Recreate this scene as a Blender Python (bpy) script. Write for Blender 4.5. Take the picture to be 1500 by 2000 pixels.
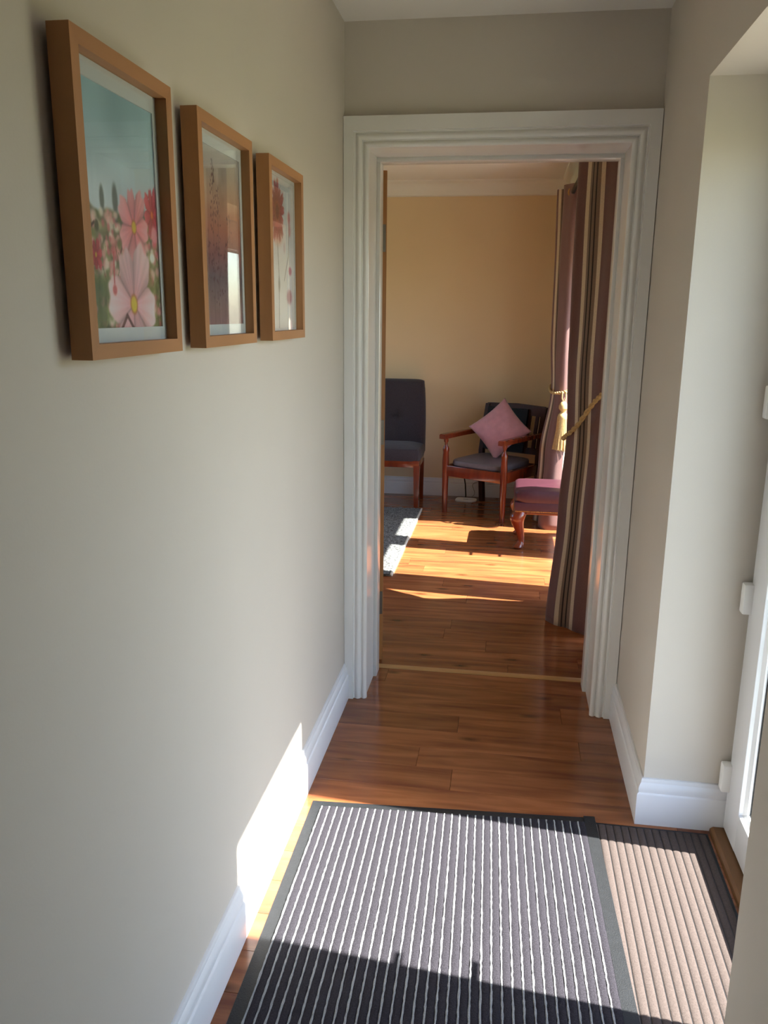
import bpy, bmesh, math, random
import numpy as np
from mathutils import Vector, Matrix, noise as mnoise

for o in list(bpy.data.objects): bpy.data.objects.remove(o)
scene = bpy.context.scene
COL = scene.collection

# ------------------------------------------------------------------ camera
cd = bpy.data.cameras.new('camera'); cam = bpy.data.objects.new('camera', cd); COL.objects.link(cam)
cd.sensor_fit = 'VERTICAL'; cd.sensor_height = 24.0; cd.sensor_width = 18.0
cd.lens = 24.0*1600.75/2000; cd.clip_start = 0.05; cd.clip_end = 500
YAW, PITCH, ROLL = 0.1482, -0.2379, 0.0101
fw = Vector((-math.sin(YAW)*math.cos(PITCH), math.cos(YAW)*math.cos(PITCH), math.sin(PITCH)))
rt = Vector((math.cos(YAW), math.sin(YAW), 0)); up = rt.cross(fw)
r2 = rt*math.cos(ROLL)+up*math.sin(ROLL); u2 = up*math.cos(ROLL)-rt*math.sin(ROLL)
cam.matrix_world = Matrix(((r2.x,u2.x,-fw.x,0),(r2.y,u2.y,-fw.y,0),(r2.z,u2.z,-fw.z,1.4698),(0,0,0,1)))
scene.camera = cam

# ------------------------------------------------------------------ light
SUN_EL = math.radians(51.5); SUN_SLOPE = 0.098          # sun travels -x, drifting +y
w = bpy.data.worlds.new('sky'); scene.world = w; w.use_nodes = True
nt = w.node_tree; bg = nt.nodes['Background']
sky = nt.nodes.new('ShaderNodeTexSky'); sky.sky_type = 'NISHITA'; sky.sun_disc = False
sky.sun_elevation = SUN_EL; sky.sun_rotation = math.radians(90+5.6); sky.air_density = 1.0; sky.dust_density = 1.0
nt.links.new(sky.outputs[0], bg.inputs[0]); bg.inputs[1].default_value = 0.8
sl = bpy.data.lights.new('sun', 'SUN'); so = bpy.data.objects.new('sun', sl); COL.objects.link(so)
sl.energy = 30.0; sl.angle = math.radians(0.55); sl.color = (1.0, 0.945, 0.87)
az = math.atan(SUN_SLOPE)
sd = Vector((-math.cos(SUN_EL)*math.cos(az), math.cos(SUN_EL)*math.sin(az), -math.sin(SUN_EL)))
so.rotation_euler = sd.to_track_quat('-Z', 'Y').to_euler(); so.location = (4, 1, 6)
vs = scene.view_settings
vs.view_transform = 'Standard'; vs.look = 'None'; vs.gamma = 1.0; vs.use_curve_mapping = False
vs.exposure = 0.5

# ------------------------------------------------------------------ materials
def S(r, g, b):
    f = lambda c: (c/255/12.92) if c/255 <= .04045 else ((c/255+.055)/1.055)**2.4
    return (f(r), f(g), f(b), 1)
MATS = {}
def mat(name, col, rough=.5, spec=.5, var=.06, scale=20, bump=0, bscale=60, metal=0, coat=0, sheen=0, stretch=(1,1,1)):
    if name in MATS: return MATS[name]
    m = bpy.data.materials.new(name); m.use_nodes = True; MATS[name] = m
    n = m.node_tree; L = n.links; b = n.nodes['Principled BSDF']
    tc = n.nodes.new('ShaderNodeTexCoord'); mp = n.nodes.new('ShaderNodeMapping'); mp.inputs['Scale'].default_value = stretch
    L.new(tc.outputs['Object'], mp.inputs[0])
    nz = n.nodes.new('ShaderNodeTexNoise'); nz.inputs['Scale'].default_value = scale; nz.inputs['Detail'].default_value = 5
    L.new(mp.outputs[0], nz.inputs[0])
    rp = n.nodes.new('ShaderNodeValToRGB'); L.new(nz.outputs[0], rp.inputs[0])
    lo = tuple(max(0, c*(1-var)) for c in col[:3])+(1,); hi = tuple(min(1, c*(1+var)) for c in col[:3])+(1,)
    rp.color_ramp.elements[0].position = .3; rp.color_ramp.elements[1].position = .7
    rp.color_ramp.elements[0].color = lo; rp.color_ramp.elements[1].color = hi
    L.new(rp.outputs[0], b.inputs['Base Color'])
    b.inputs['Roughness'].default_value = rough; b.inputs['Specular IOR Level'].default_value = spec
    b.inputs['Metallic'].default_value = metal; b.inputs['Coat Weight'].default_value = coat; b.inputs['Coat Roughness'].default_value = .08
    if sheen: b.inputs['Sheen Weight'].default_value = sheen
    if bump:
        n2 = n.nodes.new('ShaderNodeTexNoise'); n2.inputs['Scale'].default_value = bscale; n2.inputs['Detail'].default_value = 3
        L.new(mp.outputs[0], n2.inputs[0])
        bp = n.nodes.new('ShaderNodeBump'); bp.inputs['Strength'].default_value = bump; bp.inputs['Distance'].default_value = .003
        L.new(n2.outputs[0], bp.inputs['Height']); L.new(bp.outputs[0], b.inputs['Normal'])
    return m
hall_paint = mat('hall_paint', S(208,200,189), .75, .25, .012, 3, .05, 220)
room_paint = mat('room_paint', S(228,203,166), .75, .25, .012, 3, .05, 220)
ceil_paint = mat('ceiling_paint', S(236,232,226), .85, .2, .01, 4)
gloss_white = mat('white_gloss_paint', S(232,230,226), .22, .5, .01, 6)
skirt_white = mat('white_satin_paint', S(228,229,232), .3, .5, .01, 6)
upvc = mat('white_upvc', S(236,238,240), .28, .5, .008, 5)
rubber = mat('black_rubber', S(30,32,35), .55, .35, .12, 60, .3, 300)
gasketm = mat('gasket_rubber', S(14,14,17), .6, .3, .1, 60)
chrome = mat('satin_chrome', S(190,190,188), .3, .5, .03, 30, metal=1)
oak = mat('oak_frame_veneer', S(178,127,84), .5, .4, .16, 14, .1, 120, stretch=(1,1,.12))
oakh = mat('oak_frame_veneer_cross', S(178,127,84), .5, .4, .16, 14, .1, 120, stretch=(1,.12,1))
oakdoor = mat('oak_door_veneer', S(176,124,76), .45, .4, .14, 16, .1, 100, stretch=(1,1,.08))
redwood = mat('red_stained_wood', S(112,44,20), .22, .5, .28, 26, 0, 60, coat=.5, stretch=(1,1,.15))
darkwood = mat('dark_stained_wood', S(54,24,15), .5, .3, .25, 26, 0, 60, stretch=(1,1,.15))
charcoal = mat('charcoal_upholstery', S(62,56,62), .9, .2, .18, 160, .5, 500, sheen=.15)
greypad = mat('grey_seat_leather', S(104,98,104), .42, .4, .08, 60, .15, 250)
pink = mat('pink_velvet', S(196,142,152), .8, .3, .10, 18, .3, 160, sheen=.35)
leather = mat('burgundy_leather', S(66,33,43), .38, .5, .12, 50, .15, 260)
brass = mat('antique_brass', S(206,164,104), .32, .5, .1, 60, metal=1)
gold = mat('gold_cord', S(196,164,112), .7, .3, .18, 120, .4, 400)
white_plastic = mat('white_plastic', S(240,240,238), .35, .5, .01, 10)
black_plastic = mat('black_plastic', S(18,18,19), .4, .4, .1, 20)
grass = mat('pale_meadow', S(112,114,72), .95, .1, .25, 1.5, .4, 30)
paving = mat('pale_paving', S(132,128,118), .85, .2, .10, 6, .3, 80)
render_wall = mat('outer_render', S(214,208,196), .9, .15, .05, 8, .3, 120)
brownrib = mat('brown_polyprop_rib', S(80,71,68), .92, .15, .16, 300, .5, 700)
greypile = mat('grey_loop_pile', S(50,48,54), .95, .1, .3, 260, .8, 500)
whitecord = mat('white_loop_cord', S(148,150,152), .95, .1, .12, 260, .8, 500)
mountcard = mat('white_mount_card', S(226,228,232), .8, .2, .008, 20)
backing = mat('dark_backing_board', S(40,34,30), .8, .2, .1, 40)
rugpile = mat('grey_speckled_pile', S(104,106,106), .95, .1, .8, 120, .9, 260)
rugbind = mat('pale_rug_binding', S(206,200,188), .9, .1, .08, 120)
stripwood = mat('pale_threshold_strip', S(196,150,94), .4, .4, .12, 30, stretch=(.1,1,1))
darkstrip = mat('brown_quadrant_wood', S(118,82,48), .45, .4, .2, 30, stretch=(1,.1,1))

steel = mat('dull_steel', S(112,104,96), .45, .5, .06, 30, metal=1)
black_leather = mat('black_back_leather', S(20,17,18), .65, .25, .1, 40, .15, 200)
def glass_mat():
    m = bpy.data.materials.new('clear_glass'); m.use_nodes = True; n = m.node_tree; L = n.links
    n.nodes.remove(n.nodes['Principled BSDF']); out = n.nodes['Material Output']
    t = n.nodes.new('ShaderNodeBsdfTransparent'); t.inputs[0].default_value = (.96,.975,.97,1)
    g = n.nodes.new('ShaderNodeBsdfGlossy'); g.inputs['Roughness'].default_value = .0
    nz = n.nodes.new('ShaderNodeTexNoise'); nz.inputs['Scale'].default_value = 2.0
    rp = n.nodes.new('ShaderNodeMapRange'); rp.inputs[3].default_value = .004; rp.inputs[4].default_value = .01
    L.new(nz.outputs[0], rp.inputs[0]); L.new(rp.outputs[0], g.inputs['Roughness'])
    f = n.nodes.new('ShaderNodeFresnel'); gi = n.nodes.new('ShaderNodeNewGeometry'); ir = n.nodes.new('ShaderNodeMapRange'); ir.inputs[3].default_value = 1.5; ir.inputs[4].default_value = 1/1.5
    L.new(gi.outputs['Backfacing'], ir.inputs[0]); L.new(ir.outputs[0], f.inputs[0])      # thin pane: the same fresnel on both faces
    x = n.nodes.new('ShaderNodeMixShader'); L.new(f.outputs[0], x.inputs[0]); L.new(t.outputs[0], x.inputs[1]); L.new(g.outputs[0], x.inputs[2])
    L.new(x.outputs[0], out.inputs[0]); return m
glass = glass_mat()

def plank_mat():
    m = bpy.data.materials.new('varnished_plank'); m.use_nodes = True; n = m.node_tree; L = n.links; b = n.nodes['Principled BSDF']
    tc = n.nodes.new('ShaderNodeTexCoord'); oi = n.nodes.new('ShaderNodeObjectInfo')
    sc = n.nodes.new('ShaderNodeVectorMath'); sc.operation = 'SCALE'; sc.inputs[3].default_value = 37.0
    cb = n.nodes.new('ShaderNodeCombineXYZ'); L.new(oi.outputs['Random'], cb.inputs[0]); L.new(oi.outputs['Random'], cb.inputs[1])
    L.new(cb.outputs[0], sc.inputs[0])
    ad = n.nodes.new('ShaderNodeVectorMath'); L.new(tc.outputs['Object'], ad.inputs[0]); L.new(sc.outputs[0], ad.inputs[1])
    mp = n.nodes.new('ShaderNodeMapping'); mp.inputs['Scale'].default_value = (1.0, 9, 1); L.new(ad.outputs[0], mp.inputs[0])
    nz = n.nodes.new('ShaderNodeTexNoise'); nz.inputs['Scale'].default_value = 2.6; nz.inputs['Detail'].default_value = 6; nz.inputs['Distortion'].default_value = .5
    L.new(mp.outputs[0], nz.inputs[0])
    rp = n.nodes.new('ShaderNodeValToRGB'); L.new(nz.outputs[0], rp.inputs[0]); e = rp.color_ramp.elements
    e[0].position = .28; e[0].color = S(112,60,38); e[1].position = .74; e[1].color = S(164,104,64)
    x = e.new(.5); x.color = S(139,84,50)
    # knots
    mk = n.nodes.new('ShaderNodeMapping'); mk.inputs['Scale'].default_value = (2.6, 6.5, 1); L.new(ad.outputs[0], mk.inputs[0])
    vo = n.nodes.new('ShaderNodeTexVoronoi'); vo.voronoi_dimensions = '2D'; vo.inputs['Scale'].default_value = .62; L.new(mk.outputs[0], vo.inputs[0])
    kr = n.nodes.new('ShaderNodeMapRange'); kr.inputs[1].default_value = .012; kr.inputs[2].default_value = .075; kr.inputs[3].default_value = .36; kr.inputs[4].default_value = 1
    L.new(vo.outputs['Distance'], kr.inputs[0])
    mx = n.nodes.new('ShaderNodeMix'); mx.data_type = 'RGBA'; mx.blend_type = 'MULTIPLY'; mx.inputs[0].default_value = 1
    L.new(rp.outputs[0], mx.inputs[6]); L.new(kr.outputs[0], mx.inputs[7])
    # plank to plank tone
    tr = n.nodes.new('ShaderNodeMapRange'); tr.inputs[3].default_value = .84; tr.inputs[4].default_value = 1.12; L.new(oi.outputs['Random'], tr.inputs[0])
    m2 = n.nodes.new('ShaderNodeMix'); m2.data_type = 'RGBA'; m2.blend_type = 'MULTIPLY'; m2.inputs[0].default_value = 1
    L.new(mx.outputs[2], m2.inputs[6]); L.new(tr.outputs[0], m2.inputs[7]); L.new(m2.outputs[2], b.inputs['Base Color'])
    b.inputs['Roughness'].default_value = .17; b.inputs['Specular IOR Level'].default_value = .5
    bp = n.nodes.new('ShaderNodeBump'); bp.inputs['Strength'].default_value = .05; bp.inputs['Distance'].default_value = .002
    L.new(nz.outputs[0], bp.inputs['Height']); L.new(bp.outputs[0], b.inputs['Normal'])
    return m
plankm = plank_mat()

def curtain_mat():
    m = bpy.data.materials.new('striped_curtain_weave'); m.use_nodes = True; n = m.node_tree; L = n.links; b = n.nodes['Principled BSDF']
    uv = n.nodes.new('ShaderNodeUVMap'); uv.uv_map = 'cloth'
    sp = n.nodes.new('ShaderNodeSeparateXYZ'); L.new(uv.outputs[0], sp.inputs[0])
    fr = n.nodes.new('ShaderNodeMath'); fr.operation = 'FRACT'; L.new(sp.outputs[0], fr.inputs[0])
    rp = n.nodes.new('ShaderNodeValToRGB'); rp.color_ramp.interpolation = 'CONSTANT'; L.new(fr.outputs[0], rp.inputs[0])
    br = S(116,83,79); cr = S(214,196,168); dk = S(40,30,28); tn = S(132,110,94)
    st = [(0,br),(.36,cr),(.42,tn),(.47,dk),(.49,tn),(.53,dk),(.55,tn),(.585,cr),(.65,br)]
    e = rp.color_ramp.elements; e[0].position = 0; e[0].color = st[0][1]; e[1].position = st[1][0]; e[1].color = st[1][1]
    for p, c in st[2:]: q = e.new(p); q.color = c
    nz = n.nodes.new('ShaderNodeTexNoise'); nz.inputs['Scale'].default_value = 180; nz.inputs['Detail'].default_value = 3
    tc = n.nodes.new('ShaderNodeTexCoord'); L.new(tc.outputs['Object'], nz.inputs[0])
    mr = n.nodes.new('ShaderNodeMapRange'); mr.inputs[3].default_value = .82; mr.inputs[4].default_value = 1.18; L.new(nz.outputs[0], mr.inputs[0])
    mx = n.nodes.new('ShaderNodeMix'); mx.data_type = 'RGBA'; mx.blend_type = 'MULTIPLY'; mx.inputs[0].default_value = 1
    L.new(rp.outputs[0], mx.inputs[6]); L.new(mr.outputs[0], mx.inputs[7]); L.new(mx.outputs[2], b.inputs['Base Color'])
    b.inputs['Roughness'].default_value = .8; b.inputs['Sheen Weight'].default_value = .2
    bp = n.nodes.new('ShaderNodeBump'); bp.inputs['Strength'].default_value = .25; bp.inputs['Distance'].default_value = .002
    L.new(nz.outputs[0], bp.inputs['Height']); L.new(bp.outputs[0], b.inputs['Normal'])
    return m
curtm = curtain_mat()

def print_mat():
    m = bpy.data.materials.new('printed_paper'); m.use_nodes = True; n = m.node_tree; b = n.nodes['Principled BSDF']
    a = n.nodes.new('ShaderNodeVertexColor'); a.layer_name = 'ink'
    n.links.new(a.outputs[0], b.inputs['Base Color']); b.inputs['Roughness'].default_value = .6
    return m
printm = print_mat()

# ------------------------------------------------------------------ mesh helpers
class MB:
    def __init__(s): s.v = []; s.f = []
    def add(s, v, f):
        k = len(s.v); s.v += [tuple(p) for p in v]; s.f += [tuple(i+k for i in q) for q in f]; return s
    def box(s, x0, x1, y0, y1, z0, z1):
        return s.add([(x0,y0,z0),(x1,y0,z0),(x1,y1,z0),(x0,y1,z0),(x0,y0,z1),(x1,y0,z1),(x1,y1,z1),(x0,y1,z1)],
                     [(3,2,1,0),(4,5,6,7),(0,1,5,4),(1,2,6,5),(2,3,7,6),(3,0,4,7)])
    def bbox(s, x0, x1, y0, y1, z0, z1, r=.004, seg=2):
        bm = bmesh.new(); bmesh.ops.create_cube(bm, size=1)
        for q in bm.verts: q.co = Vector((x0+(q.co.x+.5)*(x1-x0), y0+(q.co.y+.5)*(y1-y0), z0+(q.co.z+.5)*(z1-z0)))
        bmesh.ops.bevel(bm, geom=list(bm.edges), offset=r, segments=seg, profile=.5, affect='EDGES')
        bm.verts.index_update(); s.add([q.co[:] for q in bm.verts], [[q.index for q in f.verts] for f in bm.faces]); bm.free(); return s
    def loft(s, rings, cap=True, close=True):
        n = len(rings[0]); v = [p for r in rings for p in r]; f = []
        for i in range(len(rings)-1):
            for j in range(n if close else n-1):
                a = i*n+j; b = i*n+(j+1)%n; f.append((a, b, b+n, a+n))
        if cap: f.append(tuple(range(n))[::-1]); f.append(tuple((len(rings)-1)*n+j for j in range(n)))
        return s.add(v, f)
    def lathe(s, prof, c=(0,0), seg=16, axis='z'):
        rings = []
        for r, z in prof:
            ring = []
            for k in range(seg):
                t = 2*math.pi*k/seg; p = (c[0]+r*math.cos(t), c[1]+r*math.sin(t), z)
                if axis == 'y': p = (p[0], p[2], p[1])
                if axis == 'x': p = (p[2], p[0], p[1])
                ring.append(p)
            rings.append(ring)
        return s.loft(rings)
    def tube(s, path, r, seg=8, closed=False):
        P = [Vector(p) for p in path]; n = len(P); rings = []
        R = r if hasattr(r, '__len__') else [r]*n
        prev = None
        for i in range(n):
            a = P[i-1] if (i or closed) else P[0]; b = P[(i+1) % n] if (i < n-1 or closed) else P[i]
            t = (b-a).normalized()
            if prev is None:
                prev = t.orthogonal().normalized()
            nn = (prev-t*prev.dot(t)).normalized(); prev = nn; bb = t.cross(nn)
            rings.append([tuple(P[i]+(nn*math.cos(q)+bb*math.sin(q))*R[i]) for q in [2*math.pi*k/seg for k in range(seg)]])
        if closed:
            rings.append(rings[0]); return s.loft(rings, cap=False)
        return s.loft(rings)
    def prism(s, poly, axis, a, b):
        def P(p, d): return {'x': (d, p[0], p[1]), 'y': (p[0], d, p[1]), 'z': (p[0], p[1], d)}[axis]
        return s.loft([[P(p, a) for p in poly], [P(p, b) for p in poly]])
    def build(s, name, m, parent=None, smooth=True, ang=35):
        me = bpy.data.meshes.new(name); me.from_pydata(s.v, [], s.f); me.update()
        bm = bmesh.new(); bm.from_mesh(me); bmesh.ops.recalc_face_normals(bm, faces=bm.faces); bm.to_mesh(me); bm.free()
        me.materials.append(m)
        if smooth:
            for p in me.polygons: p.use_smooth = True
            me.set_sharp_from_angle(angle=math.radians(ang))
        o = bpy.data.objects.new(name, me); COL.objects.link(o)
        if parent is not None: o.parent = parent
        return o
def tag(o, label, cat=None, group=None, kind=None):
    o['label'] = label
    if cat: o['category'] = cat
    if group: o['group'] = group
    if kind: o['kind'] = kind
    return o
def thing(name, label, cat, loc=(0,0,0), rz=0, group=None, kind=None):
    o = bpy.data.objects.new(name, None); o.empty_display_size = .05; COL.objects.link(o)
    o.location = loc; o.rotation_euler = (0,0,rz); return tag(o, label, cat, group, kind)
def copy_mesh(o, parent, loc=None, rot=None):
    c = o.copy(); COL.objects.link(c); c.parent = parent
    if loc is not None: c.location = loc
    if rot is not None: c.rotation_euler = rot
    return c
def catmull(pts, n):
    P = [Vector(p) for p in pts]; P = [P[0]*2-P[1]]+P+[P[-1]*2-P[-2]]; out = []
    for i in range(1, len(P)-2):
        for k in range(n):
            t = k/n; a, b, c, d = P[i-1:i+3]
            out.append(.5*((2*b)+(c-a)*t+(2*a-5*b+4*c-d)*t*t+(3*b-a-3*c+d)*t**3))
    out.append(P[-2]); return out
def run_moulding(path, prof, flip=1):
    """sweep a (depth, height) profile along a floor path with mitred corners; depth goes to the left of travel * flip"""
    P = [Vector(p).to_2d() for p in path]; rings = []
    for i, p in enumerate(P):
        d0 = (P[i]-P[i-1]).normalized() if i else (P[1]-P[0]).normalized()
        d1 = (P[i+1]-P[i]).normalized() if i < len(P)-1 else d0
        n0 = Vector((-d0.y, d0.x))*flip; n1 = Vector((-d1.y, d1.x))*flip
        m = (n0+n1); m = m/ (1+n0.dot(n1))
        rings.append([(p.x+m.x*d, p.y+m.y*d, z) for d, z in prof])
    return MB().loft(rings)

# ------------------------------------------------------------------ the setting
XL, XR, YE, ZC = -.584, .446, 2.927, 2.395          # hall
YW, YF, ZR = 3.232, 6.68, 2.45                      # living room
XO = .765; XLR = -3.2; YB = -1.7; YM = 3.08
DY0, DY1, DZ = 1.33, 2.26, 2.034                    # entrance door opening
FY0, FY1, FZ = 3.60, 5.87, 2.05                     # glazed doors opening
OX0, OX1, OZ = -.53, .39, 2.04                      # inner doorway, rough opening

def wall(name, boxes, m, label):
    b = MB()
    for q in boxes: b.box(*q)
    return tag(b.build(name, m, smooth=False), label, 'wall', kind='structure')
wall('wall_left', [(XL-.12, XL, YB, YE, -.05, ZC+.05)], hall_paint, 'beige painted hall wall carrying the three framed pictures')
wall('wall_right', [(XR, XO, YB, DY0, -.05, ZC+.05), (XR, XO, DY1, YM, -.05, ZC+.05), (XR, XO, DY0, DY1, DZ, ZC+.05)], hall_paint,
     'beige painted hall wall with the deep glazed door recess')
wall('wall_end', [(XL-.12, OX0, YE, YM, -.05, ZC+.05), (OX1, XR, YE, YM, -.05, ZC+.05), (OX0, OX1, YE, YM, OZ, ZC+.05)], hall_paint,
     'beige wall above and around the white doorway casing')
wall('wall_back', [(XL-.12, XO, YB-.12, YB, -.05, ZC+.05)], hall_paint, 'beige hall wall facing the doorway')
wall('wall_doorway', [(XLR-.12, OX0, YM, YW, -.05, ZR+.05), (OX1, XR, YM, YW, -.05, ZR+.05), (OX0, OX1, YM, YW, OZ, ZR+.05), (XL-.2, XO, YM, YM+.01, ZC, ZR+.05)], room_paint,
     'warm cream living room wall around the open oak door')
wall('wall_far', [(XLR-.12, XO, YF, YF+.12, -.05, ZR+.05)], room_paint, 'warm cream living room wall behind the two chairs')
wall('wall_window', [(XR, XO, YM, FY0, -.05, ZR+.05), (XR, XO, FY1, YF, -.05, ZR+.05), (XR, XO, FY0, FY1, FZ, ZR+.05)], room_paint,
     'warm cream living room wall holding the sunny glazed doors')
SY0, SY1, SZ0, SZ1 = 5.0, 6.4, .85, 2.10  # opening for the added side window, out of view
wall('wall_side', [(XLR-.12, XLR, YW, SY0, -.05, ZR+.05), (XLR-.12, XLR, SY1, YF, -.05, ZR+.05), (XLR-.12, XLR, SY0, SY1, -.05, SZ0), (XLR-.12, XLR, SY0, SY1, SZ1, ZR+.05)], room_paint, 'warm cream living room wall facing the glazed doors')
c = MB().box(XL-.12, XO, YB-.12, YM, ZC, ZC+.1); tag(c.build('ceiling', ceil_paint, smooth=False), 'white painted ceiling over the hall', 'ceiling', kind='structure')
c = MB().box(XLR-.12, XO, YM, YF+.12, ZR, ZR+.1); tag(c.build('ceiling_room', ceil_paint, smooth=False), 'white painted ceiling over the living room', 'ceiling', kind='structure')
cov = [(0, 2.345), (.006, 2.345), (.02, 2.352)] + [(.02+.085*(1-math.cos(t)), 2.352+.085*math.sin(t)) for t in [math.pi/2*k/8 for k in range(1, 9)]] + [(.115, 2.441), (.118, ZR), (0, ZR)]
tag(run_moulding([(XLR, YW), (XR, YW), (XR, YF), (XLR, YF)], cov).build('trim_2', ceil_paint), 'white curved coving along the living room ceiling', 'coving', kind='structure')

# floor: slab and varnished planks laid across the hall
fl = MB().box(XLR-.12, XO, YB-.12, YF+.12, -.08, -.012)
floor = tag(fl.build('floor', plankm, smooth=False), 'glossy reddish brown plank floor running through hall and room', 'floor', kind='structure')
random.seed(7)
PW = .125; base = {}
def plank(x0, x1, y0):
    ln = round(x1-x0, 3)
    if ln not in base:
        g = .0002
        bm = MB().add([(g,g,-.012),(ln-g,g,-.012),(ln-g,PW-g,-.012),(g,PW-g,-.012),(g,g,-.0012),(ln-g,g,-.0012),(ln-g,PW-g,-.0012),(g,PW-g,-.0012),
                       (g+.0006,g+.0006,0),(ln-g-.0006,g+.001,0),(ln-g-.0006,PW-g-.0006,0),(g+.0006,PW-g-.0006,0)],
                      [(3,2,1,0),(0,1,5,4),(1,2,6,5),(2,3,7,6),(3,0,4,7),(4,5,9,8),(5,6,10,9),(6,7,11,10),(7,4,8,11),(8,9,10,11)])
        o = bm.build('plank', plankm, floor, smooth=False); base[ln] = o; o.location = (x0, y0, 0)
    else: copy_mesh(base[ln], floor, (x0, y0, 0))
known = {2.327: -.128, 2.702: -.128, 3.702: -.225, 4.077: -.17, 4.327: -.315, 4.202: .215, 2.577: .30}
y = 2.327-PW*12
while y < 6.70:
    hall = y < 3.12
    xa, xb = (XL-.02, .70) if hall else (XLR, .70)
    j = known.get(round(y, 3)); 
    if j is None: j = -.75+round(random.random()*12)*.1
    x = j
    while x > xa: x -= 1.2
    cuts = []
    while x < xb:
        cuts.append(x); x += 1.2
    cuts.append(x); cuts = [max(xa, min(xb, q)) for q in cuts]
    for a, b in zip(cuts[:-1], cuts[1:]):
        if b-a > .02: plank(round(a, 3), round(b, 3), y)
    y += PW

# skirting boards
bprof = [(0,0),(.018,0),(.018,.098),(.0165,.101),(.0135,.103),(.0135,.107),(.0145,.112),(.0135,.121),(.0105,.129),(.0075,.133),(.0075,.140),(.006,.1445),(.003,.146),(0,.146)]
def board(name, path, flip, label, m=skirt_white):
    return tag(run_moulding(path, bprof, flip).build(name, m), label, 'skirting board', kind='structure')
board('baseboard_left', [(XL, YB), (XL, YE)], -1, 'white moulded skirting board below the three framed pictures')
board('baseboard_right', [(XR, YE), (XR, DY1), (.69, DY1)], -1, 'white moulded skirting board turning into the glazed door recess')
board('baseboard_near', [(.69, DY0), (XR, DY0), (XR, YB)], -1, 'white moulded skirting board on the hall wall before the recess')
board('baseboard_far', [(XR, FY1), (XR, YF), (XLR, YF), (XLR, YW)], 1, 'white moulded skirting board behind the living room chairs')

# doorway casing (trim_1)
JX0, JX1, JZ = -.504, .360, 2.012
tr = thing('trim_1', 'white gloss moulded casing around the open living room doorway', 'door casing', kind='structure')
bead = lambda w0, w1, d0, h: [(w0+(w1-w0)*k/6, d0+h*math.sin(math.pi*k/6)) for k in range(7)]
cprof = [(0,0),(0,.006)] + bead(.001, .020, .012, .006) + [(.0215,.013),(.023,.013)] + bead(.0235, .045, .017, .0065) + [(.047,.018),(.0495,.018),(.051,.028)]
def ring(kind):
    out = []
    for w_, d in cprof+[(None, .028), (None, 0)]:
        if kind == 'bl': out.append((JX0+.006-(w_ if w_ is not None else .0845), YE-d, 0))
        if kind == 'tl': out.append((JX0+.006-(w_ if w_ is not None else .0845), YE-d, JZ-.004+(w_ if w_ is not None else .0965)))
        if kind == 'tr': out.append((JX1-.004+(w_ if w_ is not None else .0875), YE-d, JZ-.004+(w_ if w_ is not None else .0965)))
        if kind == 'br': out.append((JX1-.004+(w_ if w_ is not None else .0875), YE-d, 0))
    return out
for a, b, nm in (('bl','tl','architrave_leg'), ('tl','tr','architrave_head'), ('tr','br','architrave_leg')):
    MB().loft([ring(a), ring(b)]).build(nm, gloss_white, tr)
MB().box(OX0, JX0, YE-.002, YW, 0, JZ).build('jamb', gloss_white, tr, smooth=False)
MB().box(JX1, OX1, YE-.002, YW, 0, JZ).build('jamb', gloss_white, tr, smooth=False)
MB().box(OX0, OX1, YE-.002, YW, JZ, OZ).build('head_jamb', gloss_white, tr, smooth=False)
MB().bbox(JX0-.001, JX0+.014, 3.115, 3.185, 0, JZ-.014, .003).build('door_stop', gloss_white, tr)
MB().bbox(JX1-.014, JX1+.001, 3.115, 3.185, 0, JZ-.014, .003).build('door_stop', gloss_white, tr)
MB().bbox(JX0-.001, JX1+.001, 3.115, 3.185, JZ-.015, JZ+.001, .003).build('door_stop', gloss_white, tr)
for s in (0, 1):     # living room side architraves
    x0, x1 = ((JX0-.09, JX0-.004), (JX1+.004, XR))[s]
    MB().bbox(x0, x1, YW, YW+.018, 0, JZ+.09, .004).build('room_architrave', gloss_white, tr)
MB().bbox(JX0-.004, JX1+.004, YW, YW+.018, JZ+.004, JZ+.09, .004).build('room_architrave', gloss_white, tr)
th = MB().prism([(3.205,0),(3.209,.005),(3.222,.007),(3.235,.005),(3.239,0)], 'x', JX0, JX1)
tag(th.build('trim_3', stripwood), 'thin pale wood threshold strip across the doorway floor', 'threshold', kind='structure')

# oak door, swung open into the room
od = thing('door_1', 'oak veneer inner door swung wide open into the living room', 'door', (JX0-.027, YW+.022, 0), 0, kind='structure')
od.rotation_euler = (0, 0, math.radians(112))
MB().bbox(.003, .845, -.047, -.003, .008, JZ-.018, .002).build('leaf', oakdoor, od)
for z in (.22, .95, 1.70):
    h = MB().box(-.0012, .0032, -.042, -.004, z, z+.1); h.lathe([(.006, z), (.006, z+.1)], (-.003, -.002), 10); h.build('hinge', steel, od)
hd = MB(); hd.lathe([(.026, -.047), (.026, -.056), (.02, -.058), (.009, -.06), (.009, -.09)], (.78, 1.02), 16, 'y'); hd.tube([(.78, -.088, 1.02), (.74, -.092, 1.02), (.66, -.088, 1.02)], .009, 8)
hd.build('lever_handle', chrome, od)

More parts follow.
